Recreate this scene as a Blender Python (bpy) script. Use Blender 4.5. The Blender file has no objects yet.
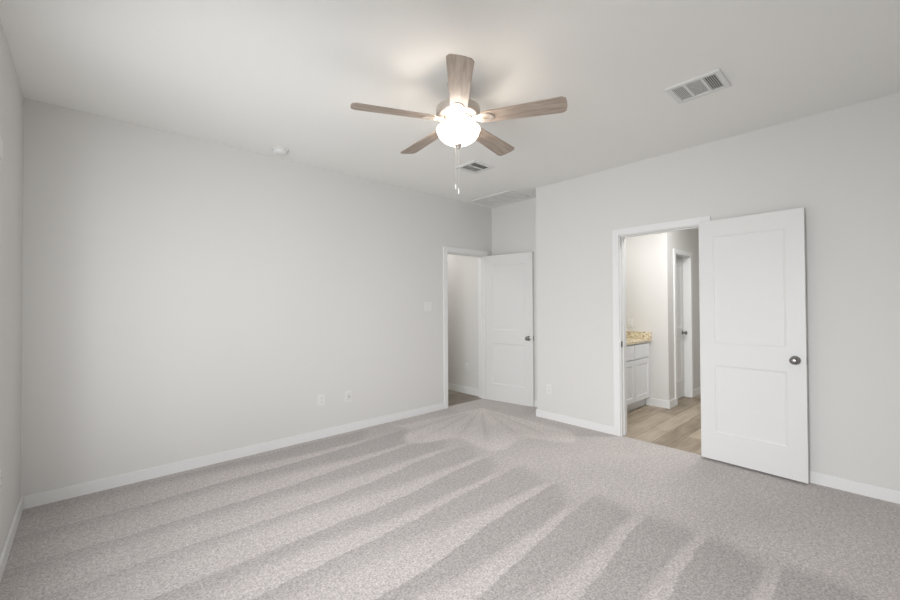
import bpy, bmesh, math, random
import numpy as np
from mathutils import Vector, Matrix
PI = math.pi
C = bpy.context.scene.collection
scn = bpy.context.scene

# ------------------------------------------------------------------ camera
XL, YA, XB, XA, YB, H = -0.3145, 3.8828, 4.0098, 4.3600, 2.8601, 2.74
YK = -0.42                      # wall behind the camera
cd = bpy.data.cameras.new('camera'); cam = bpy.data.objects.new('camera', cd); C.objects.link(cam)
cd.sensor_width = 36; cd.lens = 400 / 900 * 36; cd.clip_start = 0.02
yaw, pit, rol = 0.7382, 0.0127, -0.0052
fw = Vector((math.sin(yaw)*math.cos(pit), math.cos(yaw)*math.cos(pit), math.sin(pit)))
rr = Vector((math.cos(yaw), -math.sin(yaw), 0)); uu = rr.cross(fw)
r2 = rr*math.cos(rol) + uu*math.sin(rol); u2 = -rr*math.sin(rol) + uu*math.cos(rol)
M = Matrix((r2, u2, -fw)).transposed().to_4x4(); M.translation = Vector((0, 0, 1.3357))
cam.matrix_world = M
scn.camera = cam

# ------------------------------------------------------------------ world and lights
w = bpy.data.worlds.new('world'); scn.world = w; w.use_nodes = True
bg = w.node_tree.nodes['Background']; bg.inputs[0].default_value = (0.80, 0.88, 1.0, 1); bg.inputs[1].default_value = 1.0
def area(name, loc, target, sx, sy, power, col):
    l = bpy.data.lights.new(name, 'AREA'); l.shape = 'RECTANGLE'; l.size = sx; l.size_y = sy; l.energy = power; l.color = col
    o = bpy.data.objects.new(name, l); C.objects.link(o); o.location = loc
    o.rotation_euler = (Vector(target) - Vector(loc)).to_track_quat('-Z', 'Y').to_euler(); return o
def point(name, loc, power, col, rad=0.05):
    l = bpy.data.lights.new(name, 'POINT'); l.energy = power; l.color = col; l.shadow_soft_size = rad
    o = bpy.data.objects.new(name, l); C.objects.link(o); o.location = loc; return o
WINL = [(0.00, 0.80), (0.92, 1.72), (1.84, 2.64)]     # assumed window openings in the left wall (y ranges), unseen, placed to suit the light
WZ = (0.50, 2.20)
def daylight(loc, tgt, power, spread):
    d = area('daylight', loc, tgt, 0.74, 1.6, power, (0.965, 0.978, 1.0)); d.data.spread = math.radians(spread)
daylight((XL-0.06, 0.40, 1.35), (4.0, 0.95, -0.15), 43, 110)
daylight((XL-0.06, 1.32, 1.35), (3.0, 4.32, 1.0), 28, 110)
daylight((XL-0.06, 2.24, 1.35), (3.0, 5.24, 1.0), 17, 175)
area('bathroom_light', (4.8, 2.55, 2.35), (5.0, 1.6, 0.6), 0.7, 0.15, 4.0, (1.0, 0.98, 0.96))
area('bathroom_fill_light', (4.85, 1.15, 2.70), (4.9, 1.2, 0), 0.5, 0.5, 40, (0.985, 0.99, 1.0))  # added lamp without a seen fixture, brightens the far bathroom wall
area('hall_light', (3.55, 5.1, 2.70), (3.55, 5.1, 0), 0.5, 0.5, 18, (1.0, 0.98, 0.95))
FAN_POWER = 2.5
scn.view_settings.view_transform = 'Standard'; scn.view_settings.look = 'None'
scn.view_settings.gamma = 1; scn.view_settings.use_curve_mapping = False
scn.view_settings.exposure = -0.26

# ------------------------------------------------------------------ materials
def mat(name, col, rough=0.6, metal=0.0, bump=None, spec=0.5):
    m = bpy.data.materials.new(name); m.use_nodes = True; nt = m.node_tree
    b = nt.nodes['Principled BSDF']; b.inputs['Base Color'].default_value = (*col, 1)
    b.inputs['Roughness'].default_value = rough; b.inputs['Metallic'].default_value = metal
    b.inputs['Specular IOR Level'].default_value = spec
    tc = nt.nodes.new('ShaderNodeTexCoord')
    nz = nt.nodes.new('ShaderNodeTexNoise'); nz.inputs['Scale'].default_value = bump[0] if bump else 40
    nz.inputs['Detail'].default_value = 3
    nt.links.new(tc.outputs['Object'], nz.inputs['Vector'])
    bp = nt.nodes.new('ShaderNodeBump'); bp.inputs['Strength'].default_value = bump[1] if bump else 0.02
    bp.inputs['Distance'].default_value = bump[2] if bump else 0.001
    nt.links.new(nz.outputs[0], bp.inputs['Height']); nt.links.new(bp.outputs[0], b.inputs['Normal'])
    return m
def N(nt, t, **kw):
    n = nt.nodes.new(t)
    for k, v in kw.items(): setattr(n, k, v)
    return n
m_wall = mat('wall_paint', (0.70, 0.690, 0.668), 0.75, bump=(160, 0.10, 0.002), spec=0.25)
m_ceil = mat('ceiling_paint', (0.87, 0.865, 0.835), 0.85, bump=(90, 0.25, 0.003), spec=0.15)
m_trim = mat('trim_paint', (0.79, 0.79, 0.78), 0.38, spec=0.4)
m_door = mat('door_paint', (0.735, 0.735, 0.72), 0.42, bump=(30, 0.04, 0.001), spec=0.4)
m_plast = mat('white_plastic', (0.75, 0.75, 0.735), 0.35)
m_slot = mat('dark_slot', (0.20, 0.20, 0.20), 0.6)
m_nickel = mat('satin_nickel', (0.30, 0.29, 0.28), 0.28, 1.0)
m_fnick = mat('fan_brushed_nickel', (0.60, 0.55, 0.50), 0.42, 0.85)
m_cab = mat('cabinet_paint', (0.78, 0.79, 0.80), 0.4)
m_vent = mat('vent_enamel', (0.74, 0.74, 0.72), 0.45)
m_ventdark = mat('duct_shade', (0.16, 0.16, 0.155), 0.8)  # dark colour standing in for shade inside the duct
m_hinge = mat('hinge_metal', (0.5, 0.49, 0.47), 0.35, 1.0)
m_chain = mat('chain_metal', (0.66, 0.62, 0.57), 0.35, 0.6)

def wood_floor(name, c1, c2, c3, along='X', pl=1.2, pw=0.18):
    m = bpy.data.materials.new(name); m.use_nodes = True; nt = m.node_tree; L = nt.links.new
    b = nt.nodes['Principled BSDF']; b.inputs['Roughness'].default_value = 0.45
    tc = N(nt, 'ShaderNodeTexCoord'); mp = N(nt, 'ShaderNodeMapping')
    if along == 'Y': mp.inputs['Rotation'].default_value = (0, 0, PI/2)
    mp.inputs['Location'].default_value = (0.31, 0.05, 0)
    L(tc.outputs['Object'], mp.inputs['Vector'])
    br = N(nt, 'ShaderNodeTexBrick', offset=0.37, offset_frequency=2)
    br.inputs['Scale'].default_value = 1; br.inputs['Brick Width'].default_value = pl; br.inputs['Row Height'].default_value = pw
    br.inputs['Mortar Size'].default_value = 0.0018; br.inputs['Mortar Smooth'].default_value = 0.2
    br.inputs['Color1'].default_value = (0, 0, 0, 1); br.inputs['Color2'].default_value = (1, 1, 1, 1); br.inputs['Mortar'].default_value = (0.3, 0.3, 0.3, 1)
    L(mp.outputs[0], br.inputs['Vector'])
    m2 = N(nt, 'ShaderNodeMapping'); m2.inputs['Scale'].default_value = (1.6, 14, 1); L(mp.outputs[0], m2.inputs['Vector'])
    n1 = N(nt, 'ShaderNodeTexNoise'); n1.inputs['Scale'].default_value = 1.8; n1.inputs['Detail'].default_value = 6; n1.inputs['Distortion'].default_value = 0.6
    L(m2.outputs[0], n1.inputs['Vector'])
    m3 = N(nt, 'ShaderNodeMapping'); m3.inputs['Scale'].default_value = (2.0, 5.0, 1); L(mp.outputs[0], m3.inputs['Vector'])
    n2 = N(nt, 'ShaderNodeTexNoise'); n2.inputs['Scale'].default_value = 1.6; n2.inputs['Detail'].default_value = 3
    L(m3.outputs[0], n2.inputs['Vector'])
    ma = N(nt, 'ShaderNodeMath', operation='MULTIPLY'); ma.inputs[1].default_value = 0.40; L(br.outputs['Color'], ma.inputs[0])
    mb = N(nt, 'ShaderNodeMath', operation='MULTIPLY_ADD'); mb.inputs[1].default_value = 0.55; L(n1.outputs[0], mb.inputs[0]); L(ma.outputs[0], mb.inputs[2])
    mc = N(nt, 'ShaderNodeMath', operation='MULTIPLY_ADD'); mc.inputs[1].default_value = 0.50; L(n2.outputs[0], mc.inputs[0]); L(mb.outputs[0], mc.inputs[2])
    cr = N(nt, 'ShaderNodeValToRGB'); e = cr.color_ramp.elements
    e[0].position = 0.42; e[0].color = (*c1, 1); e[1].position = 0.98; e[1].color = (*c3, 1)
    k = e.new(0.70); k.color = (*c2, 1)
    L(mc.outputs[0], cr.inputs[0])
    mx = N(nt, 'ShaderNodeMix', data_type='RGBA'); mx.inputs[7].default_value = (c1[0]*.5, c1[1]*.5, c1[2]*.5, 1)
    L(br.outputs['Fac'], mx.inputs[0]); L(cr.outputs[0], mx.inputs[6]); L(mx.outputs[2], b.inputs['Base Color'])
    bp = N(nt, 'ShaderNodeBump'); bp.inputs['Strength'].default_value = 0.15; bp.inputs['Distance'].default_value = 0.002
    L(n1.outputs[0], bp.inputs['Height']); L(bp.outputs[0], b.inputs['Normal'])
    return m
m_wood = wood_floor('bath_plank_floor', (0.19, 0.145, 0.10), (0.34, 0.275, 0.20), (0.48, 0.40, 0.305))
m_wood2 = wood_floor('hall_plank_floor', (0.13, 0.11, 0.09), (0.23, 0.20, 0.165), (0.33, 0.29, 0.24))

def carpet():
    m = bpy.data.materials.new('carpet_pile'); m.use_nodes = True; nt = m.node_tree; L = nt.links.new
    b = nt.nodes['Principled BSDF']; b.inputs['Roughness'].default_value = 0.95; b.inputs['Specular IOR Level'].default_value = 0.1
    b.inputs['Sheen Weight'].default_value = 0.15; b.inputs['Sheen Roughness'].default_value = 0.5
    tc = N(nt, 'ShaderNodeTexCoord')
    at = N(nt, 'ShaderNodeAttribute', attribute_name='nap_shade')
    n1 = N(nt, 'ShaderNodeTexNoise'); n1.inputs['Scale'].default_value = 95; n1.inputs['Detail'].default_value = 2; n1.inputs['Roughness'].default_value = 0.7
    n2 = N(nt, 'ShaderNodeTexNoise'); n2.inputs['Scale'].default_value = 38; n2.inputs['Detail'].default_value = 2
    n3 = N(nt, 'ShaderNodeTexNoise'); n3.inputs['Scale'].default_value = 5; n3.inputs['Detail'].default_value = 3
    for n in (n1, n2, n3): L(tc.outputs['Object'], n.inputs['Vector'])
    def mr(src, a, bb, lo, hi):
        q = N(nt, 'ShaderNodeMapRange'); q.inputs[1].default_value = a; q.inputs[2].default_value = bb
        q.inputs[3].default_value = lo; q.inputs[4].default_value = hi; L(src, q.inputs[0]); return q.outputs[0]
    a1 = mr(n1.outputs[0], 0.32, 0.68, 0.66, 1.24)
    a2 = mr(n2.outputs[0], 0.3, 0.7, 0.88, 1.12)
    a3 = mr(n3.outputs[0], 0.3, 0.7, 0.97, 1.03)
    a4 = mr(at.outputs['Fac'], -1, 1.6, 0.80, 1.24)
    p = None
    for s in (a1, a2, a3, a4):
        if p is None: p = s; continue
        q = N(nt, 'ShaderNodeMath', operation='MULTIPLY'); L(p, q.inputs[0]); L(s, q.inputs[1]); p = q.outputs[0]
    mx = N(nt, 'ShaderNodeMix', data_type='RGBA', blend_type='MULTIPLY'); mx.inputs[0].default_value = 1
    mx.inputs[6].default_value = (0.520, 0.479, 0.459, 1); L(p, mx.inputs[7]); L(mx.outputs[2], b.inputs['Base Color'])
    bp = N(nt, 'ShaderNodeBump'); bp.inputs['Strength'].default_value = 0.5; bp.inputs['Distance'].default_value = 0.006
    L(n1.outputs[0], bp.inputs['Height']); L(bp.outputs[0], b.inputs['Normal'])
    return m
m_carpet = carpet()

def blade_wood():
    m = bpy.data.materials.new('washed_oak_blade'); m.use_nodes = True; nt = m.node_tree; L = nt.links.new
    b = nt.nodes['Principled BSDF']; b.inputs['Roughness'].default_value = 0.5
    tc = N(nt, 'ShaderNodeTexCoord'); mp = N(nt, 'ShaderNodeMapping'); mp.inputs['Scale'].default_value = (3, 34, 3)
    L(tc.outputs['Object'], mp.inputs['Vector'])
    n1 = N(nt, 'ShaderNodeTexNoise'); n1.inputs['Scale'].default_value = 1.7; n1.inputs['Detail'].default_value = 6; n1.inputs['Distortion'].default_value = 0.8
    L(mp.outputs[0], n1.inputs['Vector'])
    cr = N(nt, 'ShaderNodeValToRGB'); e = cr.color_ramp.elements
    e[0].position = 0.30; e[0].color = (0.30, 0.235, 0.185, 1); e[1].position = 0.70; e[1].color = (0.47, 0.39, 0.325, 1)
    L(n1.outputs[0], cr.inputs[0]); L(cr.outputs[0], b.inputs['Base Color'])
    return m
m_blade = blade_wood()

def granite():
    m = bpy.data.materials.new('tan_granite'); m.use_nodes = True; nt = m.node_tree; L = nt.links.new
    b = nt.nodes['Principled BSDF']; b.inputs['Roughness'].default_value = 0.15
    tc = N(nt, 'ShaderNodeTexCoord'); n1 = N(nt, 'ShaderNodeTexNoise'); n1.inputs['Scale'].default_value = 45; n1.inputs['Detail'].default_value = 5
    L(tc.outputs['Object'], n1.inputs['Vector'])
    cr = N(nt, 'ShaderNodeValToRGB'); e = cr.color_ramp.elements
    e[0].position = 0.33; e[0].color = (0.16, 0.13, 0.10, 1); e[1].position = 0.62; e[1].color = (0.82, 0.74, 0.56, 1)
    k = e.new(0.45); k.color = (0.62, 0.52, 0.35, 1)
    L(n1.outputs[0], cr.inputs[0]); L(cr.outputs[0], b.inputs['Base Color'])
    return m
m_gran = granite()

def glow():
    m = bpy.data.materials.new('lit_frosted_glass'); m.use_nodes = True; nt = m.node_tree
    b = nt.nodes['Principled BSDF']; b.inputs['Base Color'].default_value = (0.9, 0.88, 0.84, 1); b.inputs['Roughness'].default_value = 0.35
    b.inputs['Emission Color'].default_value = (1.0, 0.91, 0.82, 1); b.inputs['Emission Strength'].default_value = 6.3
    return m
m_glow = glow()

# ------------------------------------------------------------------ helpers
def obj(name, bm, m, parent=None, smooth=None, loc=None, rot=None):
    me = bpy.data.meshes.new(name); bmesh.ops.recalc_face_normals(bm, faces=bm.faces); bm.to_mesh(me); bm.free()
    me.materials.append(m)
    if smooth:
        for p in me.polygons: p.use_smooth = True
        try: me.set_sharp_from_angle(angle=math.radians(smooth))
        except Exception: pass
    o = bpy.data.objects.new(name, me); C.objects.link(o)
    if parent: o.parent = parent
    if loc: o.location = loc
    if rot: o.rotation_euler = rot
    return o
def box(bm, x0, x1, y0, y1, z0, z1, bev=0.0):
    vs = [bm.verts.new((x, y, z)) for x in (x0, x1) for y in (y0, y1) for z in (z0, z1)]
    fs = [(0, 1, 3, 2), (4, 6, 7, 5), (0, 4, 5, 1), (2, 3, 7, 6), (0, 2, 6, 4), (1, 5, 7, 3)]
    ff = [bm.faces.new([vs[i] for i in f]) for f in fs]
    if bev:
        es = list({e for f in ff for e in f.edges})
        bmesh.ops.bevel(bm, geom=es, offset=bev, segments=2, affect='EDGES', profile=0.6)
    return bm
def boxes(*bs, bev=0.0):
    bm = bmesh.new()
    for b in bs:
        t = bmesh.new(); box(t, *b, bev=bev)
        me = bpy.data.meshes.new('t'); t.to_mesh(me); t.free(); bm.from_mesh(me); bpy.data.meshes.remove(me)
    return bm
def lathe(prof, n=40, bm=None, mtx=None):
    bm = bm or bmesh.new(); rings = []
    for r, z in prof:
        if r < 1e-6: v = bm.verts.new((0, 0, z)); rings.append([v]*n)
        else: rings.append([bm.verts.new((r*math.cos(2*PI*i/n), r*math.sin(2*PI*i/n), z)) for i in range(n)])
    for a, b in zip(rings, rings[1:]):
        for i in range(n):
            q = []
            for v in (a[i], a[(i+1) % n], b[(i+1) % n], b[i]):
                if v not in q: q.append(v)
            if len(q) > 2: bm.faces.new(q)
    if mtx is not None: bmesh.ops.transform(bm, matrix=mtx, verts=bm.verts)
    return bm
def poly_prism(bm, pts, z0, z1):
    a = [bm.verts.new((x, y, z0)) for x, y in pts]; b = [bm.verts.new((x, y, z1)) for x, y in pts]
    bm.faces.new(a[::-1]); bm.faces.new(b); n = len(pts)
    for i in range(n): bm.faces.new((a[i], a[(i+1) % n], b[(i+1) % n], b[i]))
    return bm
def tag(o, label, cat, group=None):
    o['label'] = label; o['category'] = cat
    if group: o['group'] = group
    return o
def struct(o, label=None, cat=None):
    o['kind'] = 'structure'
    if label: o['label'] = label
    if cat: o['category'] = cat
    return o
def empty(name, loc, rz=0):
    o = bpy.data.objects.new(name, None); C.objects.link(o); o.location = loc; o.rotation_euler = (0, 0, rz); o.empty_display_size = 0.1
    return o

# ------------------------------------------------------------------ opening positions
T = 0.12                                             # wall thickness
EO = (3.478, 4.205); BO = (1.102, 1.846); DH = 2.035  # entry opening in x, bathroom opening in y, head height
YR = 1.92; XF = 5.53; LO = (5.80, 6.385)              # bathroom: recess wall, far wall, closet opening
XE = 7.3; YS = -0.42; YV = 2.80                       # bathroom extents
XH = 4.27; YH = 6.6; XHL = 2.9                        # hall

# ------------------------------------------------------------------ shell
bs = [(XL-T, XL, YK-T, YA+T, 0, WZ[0]), (XL-T, XL, YK-T, YA+T, WZ[1], H)]
xs = [YK-T] + [v for ab in WINL for v in ab] + [YA+T]
for i in range(0, len(xs), 2): bs.append((XL-T, XL, xs[i], xs[i+1], WZ[0], WZ[1]))
struct(obj('wall_left', boxes(*bs), m_wall), 'pale grey wall at the left edge of the room', 'wall')
struct(obj('wall_far', boxes((XL, EO[0], YA, YA+T, 0, H), (EO[0], EO[1], YA, YA+T, DH, H), (EO[1], XA, YA, YA+T, 0, H)), m_wall), 'long pale grey wall with the hall doorway at its right end', 'wall')
struct(obj('wall_right', boxes((XB, XB+T, YK-T, BO[0], 0, H), (XB, XB+T, BO[1], YB, 0, H), (XB, XB+T, BO[0], BO[1], DH, H), (XB+T, XA+T, YB-T, YB, 0, H)), m_wall), 'pale grey wall with the bathroom doorway', 'wall')
struct(obj('wall_alcove', boxes((XA, XA+T, YB, YA+T, 0, H)), m_wall), 'short pale grey wall behind the hall door leaf', 'wall')
struct(obj('wall_back', boxes((XL, XB, YK-T, YK, 0, H)), m_wall), 'wall behind the viewpoint', 'wall')
for i, (a, b) in enumerate(WINL):
    f = 0.035; X0, X1 = XL-.115, XL-.075
    struct(obj('window_%d' % (i+1), boxes((X0, X1, a, a+f, *WZ), (X0, X1, b-f, b, *WZ), (X0, X1, a+f, b-f, WZ[0], WZ[0]+f), (X0, X1, a+f, b-f, WZ[1]-f, WZ[1]), (X0, X1, a+f, b-f, 1.335, 1.365)), m_trim))
# ceilings
struct(obj('ceiling', boxes((XL-T, XB, YK-T, YA+T, H, H+.1), (XB, XA+T, YB, YA+T, H, H+.1)), m_ceil), 'pale flat ceiling of the room', 'ceiling')
struct(obj('ceiling_bathroom', boxes((XB, XE+T, YS-T, YB-.001, H, H+.1)), m_ceil))
struct(obj('ceiling_hall', boxes((XHL-T, XH+T, YA+T, YH+T, H, H+.1)), m_ceil))
# hall
struct(obj('wall_hall_right', boxes((XH, XH+T, YA+T, YH, 0, H)), m_wall))
struct(obj('wall_hall_left', boxes((XHL-T, XHL, YA+T, YH, 0, H)), m_wall))
struct(obj('wall_hall_end', boxes((XHL-T, XH+T, YH, YH+T, 0, H)), m_wall))
struct(obj('floor_hall', boxes((XHL-T, XH+T, YA+0.015, YH, -0.10, -0.004)), m_wood2), 'grey brown wood plank floor seen through the hall doorway', 'floor')
# bathroom
struct(obj('wall_bath_far', boxes((XF, XF+T, YR, YV, 0, H)), m_wall), 'bright wall beside the vanity', 'wall')
struct(obj('wall_bath_closet', boxes((XF+T, LO[0], YR, YR+T, 0, H), (LO[1], XE, YR, YR+T, 0, H), (LO[0], LO[1], YR, YR+T, DH-.03, H)), m_wall))
struct(obj('wall_bath_vanity', boxes((XB+T, XF+T, YV-.06, YV+.06, 0, H)), m_wall))
struct(obj('wall_bath_end', boxes((XE, XE+T, YS, YR, 0, H)), m_wall))
struct(obj('wall_bath_side', boxes((XB+T, XE+T, YS-T, YS, 0, H)), m_wall))
struct(obj('floor_bathroom', boxes((XB+0.012, XE+T, YS-T, YB, -0.10, -0.004)), m_wood), 'tan wood plank bathroom floor', 'floor')

# carpet with vacuum strokes: pile lay plus painted light and shade stored per vertex as 'nap'
def build_carpet():
    x0, x1, y0, y1 = XL-0.02, XA+0.02, YK-0.02, YA+0.045
    nx, ny = 430, 400
    xs = np.linspace(x0, x1, nx); ys = np.linspace(y0, y1, ny)
    X, Y = np.meshgrid(xs, ys, indexing='ij')
    Z = np.zeros_like(X)
    co = np.stack([X, Y, Z], -1).reshape(-1, 3).astype(np.float32)
    idx = np.arange(nx*ny).reshape(nx, ny)
    q = np.stack([idx[:-1, :-1], idx[1:, :-1], idx[1:, 1:], idx[:-1, 1:]], -1)
    cx = (X[:-1, :-1]+X[1:, 1:])/2; cy = (Y[:-1, :-1]+Y[1:, 1:])/2
    keep = ~((cx > XB+0.015) & (cy < YB-0.01))
    q = q[keep].reshape(-1, 4)
    me = bpy.data.meshes.new('floor')
    me.vertices.add(len(co)); me.vertices.foreach_set('co', co.ravel())
    me.loops.add(q.size); me.loops.foreach_set('vertex_index', q.ravel().astype(np.int32))
    me.polygons.add(len(q)); me.polygons.foreach_set('loop_start', np.arange(0, q.size, 4, dtype=np.int32))
    me.update(calc_edges=True); me.validate()
    # vacuum strokes run along x; each has one crisp side and one soft side
    rs = np.random.RandomState(4)
    wob = 0.010*np.sin(X*3.1+Y*5) + 0.004*np.sin(X*7.3-Y*3) + 0.0025*np.sin(X*19+Y*7)
    edges = [(3.42, 1.95), (3.02, 2.18), (2.64, 2.36), (2.285, 2.45), (1.985, 2.28), (1.60, 2.44), (1.29, 2.25), (0.94, 2.48), (0.63, 2.58), (0.28, 2.4), (-0.1, 2.5)]
    def sm(t): t = np.clip(t, 0, 1); return t*t*(3-2*t)
    nap_shade = np.zeros_like(X)
    tops = [3.80] + [e[0] for e in edges[:-1]]
    for (ye, xt), yt in zip(edges, tops):
        yl = ye + wob + 0.10*sm((X-0.9)/1.6)**1.5
        yu = yt + wob + 0.10*sm((X-0.9)/1.6)**1.5
        t = (Y-yl)/(yu-yl)
        ins = (t >= 0) & (t < 1)
        wdt = 0.22 + (0.50+0.30*rs.rand())*sm((xt+0.12-X)/1.9)          # light wedge narrows to its tip
        v = 0.85 - (1.35+0.3*rs.rand())*sm((t/wdt-0.45)/0.65)
        fade = sm((xt+0.18+0.35*t-X)/0.25)
        gain = 0.45+0.55*sm((X+0.2)/1.0)
        nap_shade = np.where(ins, (v*gain)*fade + 0.28*(1-fade), nap_shade)
    nap_shade = np.where(Y > 3.8, 0.0, nap_shade)
    nap_shade = nap_shade - 0.65*sm((1.3-X)/1.5) - 0.35*sm((1.7-Y)/1.2)  # painted light falloff: carpet colour darkens toward left wall and near side
    # right hand region: broad weak strokes on a base lifted as painted light
    reg = sm((X-2.55)/0.2)
    weak = 0.42 + 0.22*np.sin((Y*1.0+X*0.55)*7.2+0.9)*np.sin(X*2.1+1)
    nap_shade = nap_shade*(1-reg) + weak*reg
    # fan of short strokes in front of the hall door, far floor brightness painted in
    ax, ay = 3.80, 3.58
    R = np.hypot(X-ax, Y-ay); A = np.degrees(np.arctan2(Y-ay, X-ax)) % 360
    fm = sm((1.42-R+0.15*np.sin(A*0.2))/0.10) * sm((A-172)/6) * sm((272-A)/6)
    f = np.full_like(X, 1.60)
    for a0, rl, s in ((186, 1.6, 2.2), (198, 1.25, 1.6), (212, 1.15, 2.2), (226, 1.45, 1.7), (243, 1.2, 1.6), (256, 1.25, 1.6)):
        dd = (A-a0)
        f -= 0.70*np.exp(-(dd/s)**2)*sm((rl-R)/0.3)*sm(R/0.25)
        f -= 0.25*sm((dd+9)/9)*sm((0.6-dd)/0.5)*np.where(dd < 0.8, 1, 0)
    nap_shade = nap_shade*(1-fm) + f*fm
    nap_shade = nap_shade + 0.05*rs.randn(*X.shape)
    at = me.attributes.new('nap_shade', 'FLOAT', 'POINT'); at.data.foreach_set('value', nap_shade.ravel().astype(np.float32))
    me.materials.append(m_carpet)
    o = bpy.data.objects.new('floor', me); C.objects.link(o)
    struct(o, 'light greige cut pile carpet with vacuum stroke marks', 'carpet')
build_carpet()

# baseboards
BH, BT = 0.083, 0.013
def base(name, *bs):
    return struct(obj(name, boxes(*bs, bev=0.003), m_trim))
base('baseboard_left', (XL, XL+BT, YK, YA, -.01, BH))
base('baseboard_far', (XL+BT, 3.412, YA-BT, YA, -.01, BH))
base('baseboard_right', (XB-BT, XB, YK, 1.036, -.01, BH), (XB-BT, XB, 1.912, YB+BT, -.01, BH), (XB, XA, YB, YB+BT, -.01, BH))
base('baseboard_alcove', (XA-BT, XA, YB+BT, YA, -.01, BH))
base('baseboard_back', (XL, XB-BT, YK, YK+BT, -.01, BH))
base('baseboard_hall', (XH-BT, XH, YA+T, YH, -.01, BH+.012))
base('baseboard_bathroom', (XF-BT, XF, YR-BT, 2.20, -.01, BH+.012), (XF, LO[0]-.06, YR-BT, YR, -.01, BH+.012), (LO[1]+.06, XE, YR-BT, YR, -.01, BH+.012))

# door casings and jambs
CW, CT = 0.064, 0.017
def trim_set(name, label, bs):
    return struct(obj(name, boxes(*bs, bev=0.0025), m_trim), label, 'door frame')
JT = 0.018
a, b = EO
o = trim_set('trim_1', 'white casing around the hall doorway', [
    (a-CW, a, YA-CT, YA, 0, DH+CW), (b, b+CW, YA-CT, YA, 0, DH+CW), (a, b, YA-CT, YA, DH, DH+CW),
    (a, a+JT*.5, YA-.004, YA+T+.004, 0, DH), (b-JT*.5, b, YA-.004, YA+T+.004, 0, DH), (a, b, YA-.004, YA+T+.004, DH-JT*.5, DH),
    (a+JT*.5, a+JT*.5+.010, YA+.040, YA+.075, 0, DH-JT*.5), (b-JT*.5-.010, b-JT*.5, YA+.040, YA+.075, 0, DH-JT*.5), (a+JT, b-JT, YA+.040, YA+.075, DH-JT*.5-.010, DH-JT*.5)])
obj('strike_plate', boxes((a+JT*.5, a+JT*.5+.002, YA+.006, YA+.032, .905, .96)), m_nickel, o)
a, b = BO
o = trim_set('trim_2', 'white casing around the bathroom doorway', [
    (XB-CT, XB, a-CW, a, 0, DH+CW), (XB-CT, XB, b, b+CW, 0, DH+CW), (XB-CT, XB, a, b, DH, DH+CW),
    (XB-.004, XB+T+.004, a, a+JT*.5, 0, DH), (XB-.004, XB+T+.004, b-JT*.5, b, 0, DH), (XB-.004, XB+T+.004, a, b, DH-JT*.5, DH),
    (XB+.040, XB+.075, a+JT*.5, a+JT, 0, DH-JT*.5), (XB+.040, XB+.075, b-JT, b-JT*.5, 0, DH-JT*.5), (XB+.040, XB+.075, a+JT, b-JT, DH-JT, DH-JT*.5)])
obj('strike_plate', boxes((XB-.003, XB+.034, b-JT*.5-.002, b-JT*.5, .900, .958)), m_nickel, o)
a, b = LO; D2 = DH-.03
trim_set('trim_3', 'white casing around the narrow closet door in the bathroom', [
    (a-CW, a, YR-CT, YR, 0, D2+CW), (b, b+CW, YR-CT, YR, 0, D2+CW), (a, b, YR-CT, YR, D2, D2+CW),
    (a, a+.009, YR-.004, YR+T, 0, D2), (b-.009, b, YR-.004, YR+T, 0, D2), (a, b, YR-.004, YR+T, D2-.009, D2)])

# ------------------------------------------------------------------ door leaves (local: hinge edge at x=0, leaf to +x, thickness y 0..t)
def leaf_mesh(W, Hd, stile, panels, t=0.035, rec=0.007, bead=0.014):
    bm = bmesh.new()
    def quad(pts): bm.faces.new([bm.verts.new(p) for p in pts])
    for y, s in ((0, 1), (t, -1)):
        zs = [0] + [v for p in panels for v in p] + [Hd]
        quad([(0, y, 0), (stile, y, 0), (stile, y, Hd), (0, y, Hd)])
        quad([(W-stile, y, 0), (W, y, 0), (W, y, Hd), (W-stile, y, Hd)])
        for i in range(0, len(zs), 2): quad([(stile, y, zs[i]), (W-stile, y, zs[i]), (W-stile, y, zs[i+1]), (stile, y, zs[i+1])])
        for z0, z1 in panels:
            levels = [(0, 0), (0.003, rec*.55), (bead*.6, rec*.75), (bead, rec)]
            rects = [[(stile+d, y+s*r, z0+d), (W-stile-d, y+s*r, z0+d), (W-stile-d, y+s*r, z1-d), (stile+d, y+s*r, z1-d)] for d, r in levels]
            for A, B in zip(rects, rects[1:]):
                for i in range(4): quad([A[i], A[(i+1) % 4], B[(i+1) % 4], B[i]])
            quad(rects[-1])
    quad([(0, 0, 0), (0, t, 0), (0, t, Hd), (0, 0, Hd)]); quad([(W, 0, 0), (W, t, 0), (W, t, Hd), (W, 0, Hd)])
    quad([(0, 0, 0), (W, 0, 0), (W, t, 0), (0, t, 0)]); quad([(0, 0, Hd), (W, 0, Hd), (W, t, Hd), (0, t, Hd)])
    bmesh.ops.remove_doubles(bm, verts=bm.verts, dist=1e-5)
    return bm
KNOB = [(0, .062), (.012, .0615), (.021, .058), (.0265, .051), (.0275, .045), (.025, .037), (.017, .030), (.011, .026), (.0105, .012), (.016, .010), (.030, .008), (.0325, .004), (.0325, 0), (0, 0)]
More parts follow.
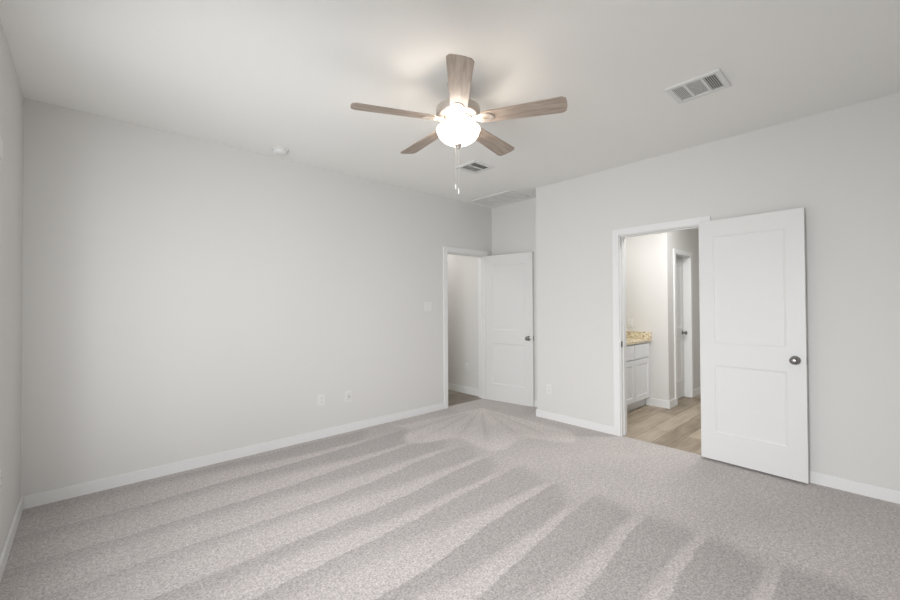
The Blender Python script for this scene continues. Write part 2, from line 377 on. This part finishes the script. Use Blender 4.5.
def door(name, label, hinge, ang, W, stile, panels, hz, knob_z, Hd=2.025, knobs=(0, 1), hx=0, t=0.035):
    o = obj(name, leaf_mesh(W, Hd, stile, panels, t), m_door, loc=hinge, rot=(0, 0, ang))
    struct(o, label, 'door')
    for k in knobs:
        mt = Matrix.Translation((W-0.062, 0 if k == 0 else t, knob_z)) @ Matrix.Rotation(PI/2 if k == 0 else -PI/2, 4, 'X')
        obj('door_knob', lathe(KNOB, 36, mtx=mt), m_nickel, o, smooth=50)
    obj('latch_plate', boxes((W-.0005, W+.0015, .005, t-.005, knob_z-.028, knob_z+.028)), m_nickel, o)
    for z in (0.20, 1.02, 1.80):
        bm = lathe([(0, 0), (.0065, 0), (.0065, .089), (0, .089)], 14, mtx=Matrix.Translation((-.004, hz, z)))
        obj('hinge', bm, m_hinge, o, smooth=50)
    return o
# bathroom door: hinge at right jamb, swung back almost flat against the wall
hx, hy = 3.9410, 1.1120; fx, fy = 3.9060, 0.4180
ang = math.atan2(fy-hy, fx-hx); Wb = 0.696
PAN = [(0.235, 0.800), (0.985, 1.885)]
door('door_1', 'white two panel door standing open flat against the right wall', (hx, hy, 0.018), ang, Wb, 0.112, PAN, 0.040, 0.893)
# entry door: hinge at right jamb, open into the room; visible face is on the y=0 side of the leaf
hx, hy = 4.190, 3.862; fx, fy = 4.319, 3.135
ang = math.atan2(fy-hy, fx-hx)
door('door_2', 'white two panel door standing open beside the hall doorway', (hx, hy, 0.003), ang, 0.731, 0.112, PAN, 0.040, 0.890)
# closet door in the bathroom: closed
door('door_3', 'narrow white closed door seen inside the bathroom', (LO[0]+.011, YR+.082, 0.014), 0, 0.563, 0.10, [(0.235, 0.80), (0.985, 1.85)], 0.02, 0.91, Hd=1.975, knobs=(0,))

# ------------------------------------------------------------------ wall plates (local: plate in xz, front towards -y)
def plate(name, label, cat, loc, rz, w=0.075, h=0.118, kind='duplex', group=None):
    e = empty(name, loc, rz)
    bm = box(bmesh.new(), -w/2, w/2, -0.006, 0.0005, -h/2, h/2, bev=0.002)
    obj('cover_plate', bm, m_plast, e)
    if kind == 'duplex':
        for s in (-1, 1):
            r = obj('receptacle', box(bmesh.new(), -.017, .017, -.0085, -.005, s*.020-.0145, s*.020+.0145, bev=.002), m_plast, e)
            for dx, hh in ((-.0065, .009), (.0065, .007)):
                obj('slot', box(bmesh.new(), dx-.0012, dx+.0012, -.0090, -.0080, s*.020+.002-hh/2, s*.020+.002+hh/2), m_slot, r)
            obj('slot', box(bmesh.new(), -.002, .002, -.0090, -.0080, s*.020-.010, s*.020-.006), m_slot, r)
        obj('screw', lathe([(0, .0012), (.003, .0008), (.003, 0), (0, 0)], 12, mtx=Matrix.Translation((0, -.006, 0)) @ Matrix.Rotation(PI/2, 4, 'X')), m_plast, e)
    elif kind == 'cable':
        obj('jack_insert', box(bmesh.new(), -.022, .022, -.0078, -.005, -.036, .036, bev=.0015), m_wall, e)
        obj('coax_socket', lathe([(0, .012), (.0045, .012), (.0045, 0), (.007, 0), (.007, -.001), (0, -.001)], 14, mtx=Matrix.Translation((0, -.0075, 0)) @ Matrix.Rotation(PI/2, 4, 'X')), m_nickel, e)
    elif kind == 'switch':
        for dx in (-.023, .023):
            obj('rocker', box(bmesh.new(), dx-.0165, dx+.0165, -.0100, -.005, -.033, .033, bev=.002), m_plast, e)
    tag(e, label, cat, group); return e
plate('wall_outlet', 'white duplex outlet low on the long wall, left of the cable plate', 'outlet', (1.766, YA, 0.384), 0)
plate('cable_plate', 'white cable jack plate low on the long wall, right of the outlet', 'wall plate', (2.066, YA, 0.372), 0, kind='cable')
plate('light_switch', 'white double rocker light switch on the long wall left of the hall doorway', 'light switch', (3.160, YA, 1.319), 0, w=0.118, kind='switch')
plate('wall_outlet', 'white duplex outlet low on the right wall beside the wall corner', 'outlet', (XB, 2.690, 0.350), -PI/2)
plate('wall_outlet', 'white duplex outlet seen through the hall doorway', 'outlet', (XH, 4.33, 0.40), -PI/2)
plate('wall_outlet', 'white duplex outlet above the granite splash in the bathroom', 'outlet', (XF, 2.40, 1.08), -PI/2)
plate('wall_outlet', 'white duplex outlet at the left edge of view low on the left wall', 'outlet', (XL, 2.955, 0.475), PI/2)
plate('wall_control', 'small white wall plate high on the left wall at the edge of view', 'wall plate', (XL, 2.895, 2.115), PI/2, w=0.12, h=0.09, kind='blank')

# ------------------------------------------------------------------ ceiling things
e = tag(empty('smoke_detector', (1.283, 3.665, H)), 'round white smoke detector on the ceiling by the long wall', 'smoke detector')
obj('base_ring', lathe([(0, .0005), (.074, .0005), (.074, -.010), (.070, -.013), (0, -.013)], 48), m_plast, e, smooth=40)
obj('detector_cap', lathe([(.060, -.013), (.060, -.022), (.057, -.034), (.050, -.042), (.030, -.046), (0, -.047)], 48), m_plast, e, smooth=50)

def louver(bm, x0, x1, y0, y1, n, along, tilt, zc, depth):
    """n angled slats filling a rectangle; along = axis the slats run along"""
    for i in range(n):
        f = (i+.5)/n
        dx = depth/2*math.cos(tilt); dz = depth/2*math.sin(tilt); th = .0006
        if along == 'x':
            c = y0+(y1-y0)*f; P = [(x0, c-dx, zc-dz), (x1, c-dx, zc-dz), (x1, c+dx, zc+dz), (x0, c+dx, zc+dz)]
        else:
            c = x0+(x1-x0)*f; P = [(c-dx, y0, zc-dz), (c-dx, y1, zc-dz), (c+dx, y1, zc+dz), (c+dx, y0, zc+dz)]
        lo = [bm.verts.new((p[0], p[1], p[2]-th)) for p in P]; hi = [bm.verts.new((p[0], p[1], p[2]+th)) for p in P]
        bm.faces.new(lo); bm.faces.new(hi[::-1])
        for k in range(4): bm.faces.new((lo[k], lo[(k+1) % 4], hi[(k+1) % 4], hi[k]))
def register(name, label, x0, x1, y0, y1, fl, cuts, secs, kz=.012):
    cx, cy = (x0+x1)/2, (y0+y1)/2; e = empty(name, (cx, cy, H)); hx, hy = (x1-x0)/2, (y1-y0)/2
    z0, z1 = -kz, 0.0005
    bs = [(-hx, hx, -hy, -hy+fl, z0, z1), (-hx, hx, hy-fl, hy, z0, z1), (-hx, -hx+fl, -hy+fl, hy-fl, z0, z1), (hx-fl, hx, -hy+fl, hy-fl, z0, z1)]
    obj('frame', boxes(*bs, bev=.0025), m_vent, e)
    ys = [-hy+fl] + [v for c in cuts for v in (c-.007, c+.007)] + [hy-fl]
    for c in cuts: obj('divider', boxes((-hx+fl, hx-fl, c-.007, c+.007, z0+.001, z1)), m_vent, e)
    for i, (al, n, tilt, dp) in enumerate(secs):
        bm = bmesh.new(); louver(bm, -hx+fl, hx-fl, ys[2*i], ys[2*i+1], n, al, tilt, -kz*.55, dp)
        obj('louvers', bm, m_vent, e)
    obj('duct_backing', boxes((-hx+fl*.8, hx-fl*.8, -hy+fl*.8, hy-fl*.8, -.0008, .0005)), m_ventdark, e)  # flat dark sheet in place of the shaded duct hollow
    tag(e, label, 'air vent'); return e
register('supply_register', 'white three section ceiling air vent right of the fan', 2.787, 3.055, 0.665, 0.970, .030, (-.048, .048),
         [('x', 6, 0.62, .0092), ('y', 20, 0.25, .0105), ('x', 7, 0.45, .0110)])
register('supply_register', 'small white two section ceiling air vent behind the fan blades', 2.775, 3.065, 2.685, 2.955, .036, (-.010,),
         [('x', 8, 0.5, .009), ('x', 8, 0.30, .0105)])
e = empty('return_air_grille', (4.035, 3.452, H)); hx, hy, fl = .207, .335, .026
obj('frame', boxes((-hx, hx, -hy, -hy+fl, -.012, .0005), (-hx, hx, hy-fl, hy, -.012, .0005), (-hx, -hx+fl, -hy+fl, hy-fl, -.012, .0005), (hx-fl, hx, -hy+fl, hy-fl, -.012, .0005), bev=.002), m_vent, e)
for c in (-.155, 0, .155): obj('divider', boxes((-hx+fl, hx-fl, c-.009, c+.009, -.0135, .0005)), m_vent, e)
bm = bmesh.new(); louver(bm, -hx+fl, hx-fl, -hy+fl, hy-fl, 44, 'x', -0.10, -.006, .0120); obj('louvers', bm, m_vent, e)
obj('duct_backing', boxes((-hx+fl*.8, hx-fl*.8, -hy+fl*.8, hy-fl*.8, -.0008, .0005)), m_vent, e)
tag(e, 'large white return air grille on the ceiling above the hall door', 'air vent')

# ------------------------------------------------------------------ ceiling fan (local z = 0 at the blade plane)
FZ = 2.502
fan = tag(empty('ceiling_fan', (1.739, 1.825, FZ)), 'five blade washed oak ceiling fan with a lit white glass bowl', 'ceiling fan')
top = H - FZ
obj('canopy', lathe([(0, top), (.068, top), (.068, top-.012), (.060, top-.045), (.042, top-.062), (.016, top-.068), (0, top-.068)], 40), m_fnick, fan, smooth=40)
obj('downrod', lathe([(0, top-.066), (.013, top-.066), (.013, .10), (.030, .098), (.036, .085), (0, .085)], 24), m_fnick, fan, smooth=40)
obj('motor_housing', lathe([(0, .096), (.045, .095), (.095, .092), (.125, .086), (.137, .076), (.140, .066), (.140, .034), (.137, .026), (.128, .019), (.100, .014), (0, .014)], 56), m_fnick, fan, smooth=35)
obj('flywheel', lathe([(0, .016), (.090, .016), (.092, .004), (.088, .0), (0, .0)], 40), m_fnick, fan, smooth=35)
obj('switch_housing', lathe([(0, .002), (.060, .002), (.062, -.010), (.058, -.034), (.048, -.046), (.044, -.052), (.044, -.056), (.006, -.058), (.006, -.148), (0, -.148)], 44), m_fnick, fan, smooth=35)
ZR = -.060
prof = [(.134*math.cos(t), ZR - .092*math.sin(t)) for t in np.linspace(0, PI/2, 16)]
inner = [(.130*math.cos(t), ZR - .088*math.sin(t)) for t in np.linspace(PI/2, 0, 16)]
prof = [(.128, ZR+.006), (.138, ZR+.006), (.139, ZR+.001)] + prof[:-1] + [(0, ZR-.092)] + [(0, ZR-.088)] + inner[1:] + [(.128, ZR+.006)]
bowl = obj('glass_bowl', lathe(prof, 56), m_glow, fan, smooth=60)
obj('finial', lathe([(0, ZR-.088), (.023, ZR-.088), (.024, ZR-.095), (.019, ZR-.102), (.010, ZR-.106), (.010, ZR-.113), (.006, ZR-.119), (0, ZR-.120)], 24), m_fnick, bowl, smooth=50)
# lamp inside the bowl
lp = point('fan_lamp', (.062, 0, ZR-.020), FAN_POWER, (1.0, 0.89, 0.79), 0.030); lp.parent = fan
lp = point('fan_lamp', (-.062, 0, ZR-.020), FAN_POWER, (1.0, 0.89, 0.79), 0.030); lp.parent = fan
def blade_bm():
    r0, r1 = .155, .664; pts = []
    w0, w1 = .050, .069
    # underside outline with rounded ends, slightly bowed tip
    for t in np.linspace(-1, 1, 11):
        yy = t*w1; k = abs(t)
        xx = r1 - .012*t*t - (.016*max(0, (k-.8)/.2)**2)
        pts.append((xx, yy))
    for t in np.linspace(1, -1, 9):
        k = abs(t); pts.append((r0 + .012*max(0, (k-.6)/.4)**2, t*w0))
    bm = poly_prism(bmesh.new(), pts, -.003, .003)
    return bm
def iron_bm():
    bm = bmesh.new()
    # arm from flywheel outwards
    pts = [(.070, -.020), (.100, -.017), (.130, -.013), (.130, .013), (.100, .017), (.070, .020)]
    poly_prism(bm, pts, -.007, -.003)
    # pad: oval ring with a slot in it
    n = 32; out = []; inn = []
    for i in range(n):
        a = 2*PI*i/n
        out.append((.176+.056*math.cos(a), .042*math.sin(a)*(1-.15*math.cos(a)))); inn.append((.182+.024*math.cos(a), .0105*math.sin(a)))
    for z, fl in ((-.0075, 1), (-.0032, 0)):
        A = [bm.verts.new((*p, z)) for p in out]; B = [bm.verts.new((*p, z)) for p in inn]
        for i in range(n): bm.faces.new((A[i], A[(i+1) % n], B[(i+1) % n], B[i]))
        if fl: A0, B0 = A, B
    for P, Q in ((A0, A), (B0, B)):
        for i in range(n): bm.faces.new((P[i], P[(i+1) % n], Q[(i+1) % n], Q[i]))
    return bm
bb, ib = blade_bm(), iron_bm()
PH0 = 3.9680; PITCH = math.radians(11.5)
for k in range(5):
    R = Matrix.Rotation(PH0 + k*2*PI/5, 4, 'Z') @ Matrix.Rotation(-PITCH, 4, 'X')
    if k == 0:
        b0 = obj('blade', bb, m_blade, fan, smooth=30); i0 = obj('blade_iron', ib, m_fnick, fan, smooth=30)
        s0 = []
        for sx, sy in ((.150, .018), (.150, -.018), (.218, 0)):
            s0.append(obj('screw', lathe([(0, -.0105), (.004, -.0098), (.0055, -.0075), (0, -.0075)], 12, mtx=Matrix.Translation((sx, sy, 0))), m_fnick, i0, smooth=60))
        b, i = b0, i0
    else:
        b = b0.copy(); i = i0.copy(); C.objects.link(b); C.objects.link(i); b.parent = fan; i.parent = fan
        for s in s0:
            c = s.copy(); C.objects.link(c); c.parent = i
    b.matrix_local = R; i.matrix_local = R
def chain(x, y, zt, zb):
    bm = bmesh.new(); n = int((zt-zb)/.0085)
    for j in range(n):
        bmesh.ops.create_icosphere(bm, subdivisions=1, radius=.0018, matrix=Matrix.Translation((x, y, zt-(j+.5)*(zt-zb)/n)))
    box(bm, x-.0006, x+.0006, y-.0006, y+.0006, zb, zt)
    c = obj('pull_chain', bm, m_chain, fan, smooth=60)
    obj('chain_pendant', lathe([(0, .004), (.003, .003), (.0055, -.006), (.0062, -.022), (.0045, -.032), (0, -.034)], 16, mtx=Matrix.Translation((x, y, zb))), m_plast, c, smooth=60)
# chains hang just behind the bowl as seen from the camera
dv = Vector((1.739, 1.825, 0)).normalized(); rt = Vector((dv.y, -dv.x, 0))
for s, zb in ((-.018, 2.118), (.001, 2.088)):
    q = dv*.066*0 + rt*s - dv*0.062
    q = dv*.0635 + rt*s
    chain(q.x, q.y, -.056, zb-FZ)

# ------------------------------------------------------------------ bathroom vanity
vx0, vx1, vy = XB+T, XF, 2.15
van = tag(empty('vanity_cabinet', ((vx0+vx1)/2, 2.45, 0)), 'white panelled bathroom vanity cabinet under the granite top', 'cabinet')
ox, oy = (vx0+vx1)/2, 2.45
def L(x0, x1, y0, y1, z0, z1): return (x0-ox, x1-ox, y0-oy, y1-oy, z0, z1)
obj('cabinet_body', boxes(L(vx0+.002, vx1-.002, vy, YV-.062, .105, .842)), m_cab, van)
obj('toe_kick', boxes(L(vx0+.002, vx1-.002, vy+.062, vy+.075, -.004, .105)), m_cab, van)
def shaker(x0, x1, z0, z1, fr):
    W = x1-x0
    bm = leaf_mesh(W, z1-z0, fr, [(fr, z1-z0-fr)], t=.019, rec=.006, bead=.006)
    bmesh.ops.transform(bm, matrix=Matrix.Translation((x0-ox, vy-.0195-oy, z0)), verts=bm.verts); return bm
for x0, x1 in ((5.03, 5.475), (4.58, 5.02), (4.15, 4.57)):
    obj('cabinet_door', shaker(x0, x1, .125, .635, .060), m_cab, van)
    obj('drawer_front', boxes(L(x0, x1, vy-.0195, vy-.0005, .655, .825), bev=.003), m_cab, van)
ct = tag(empty('vanity_countertop', (ox, 2.45, .843)), 'tan speckled granite countertop with low splash in the bathroom', 'countertop')
obj('counter_slab', boxes((vx0+.002-ox, vx1-.002-ox, vy-.030-oy, YV-.062-oy, 0, .032), bev=.003), m_gran, ct)
obj('side_splash', boxes((vx1-.022-ox, vx1-.002-ox, vy-.028-oy, YV-.084-oy, .033, .122), bev=.002), m_gran, ct)
obj('back_splash', boxes((vx0+.002-ox, vx1-.002-ox, YV-.083-oy, YV-.062-oy, .033, .122), bev=.002), m_gran, ct)
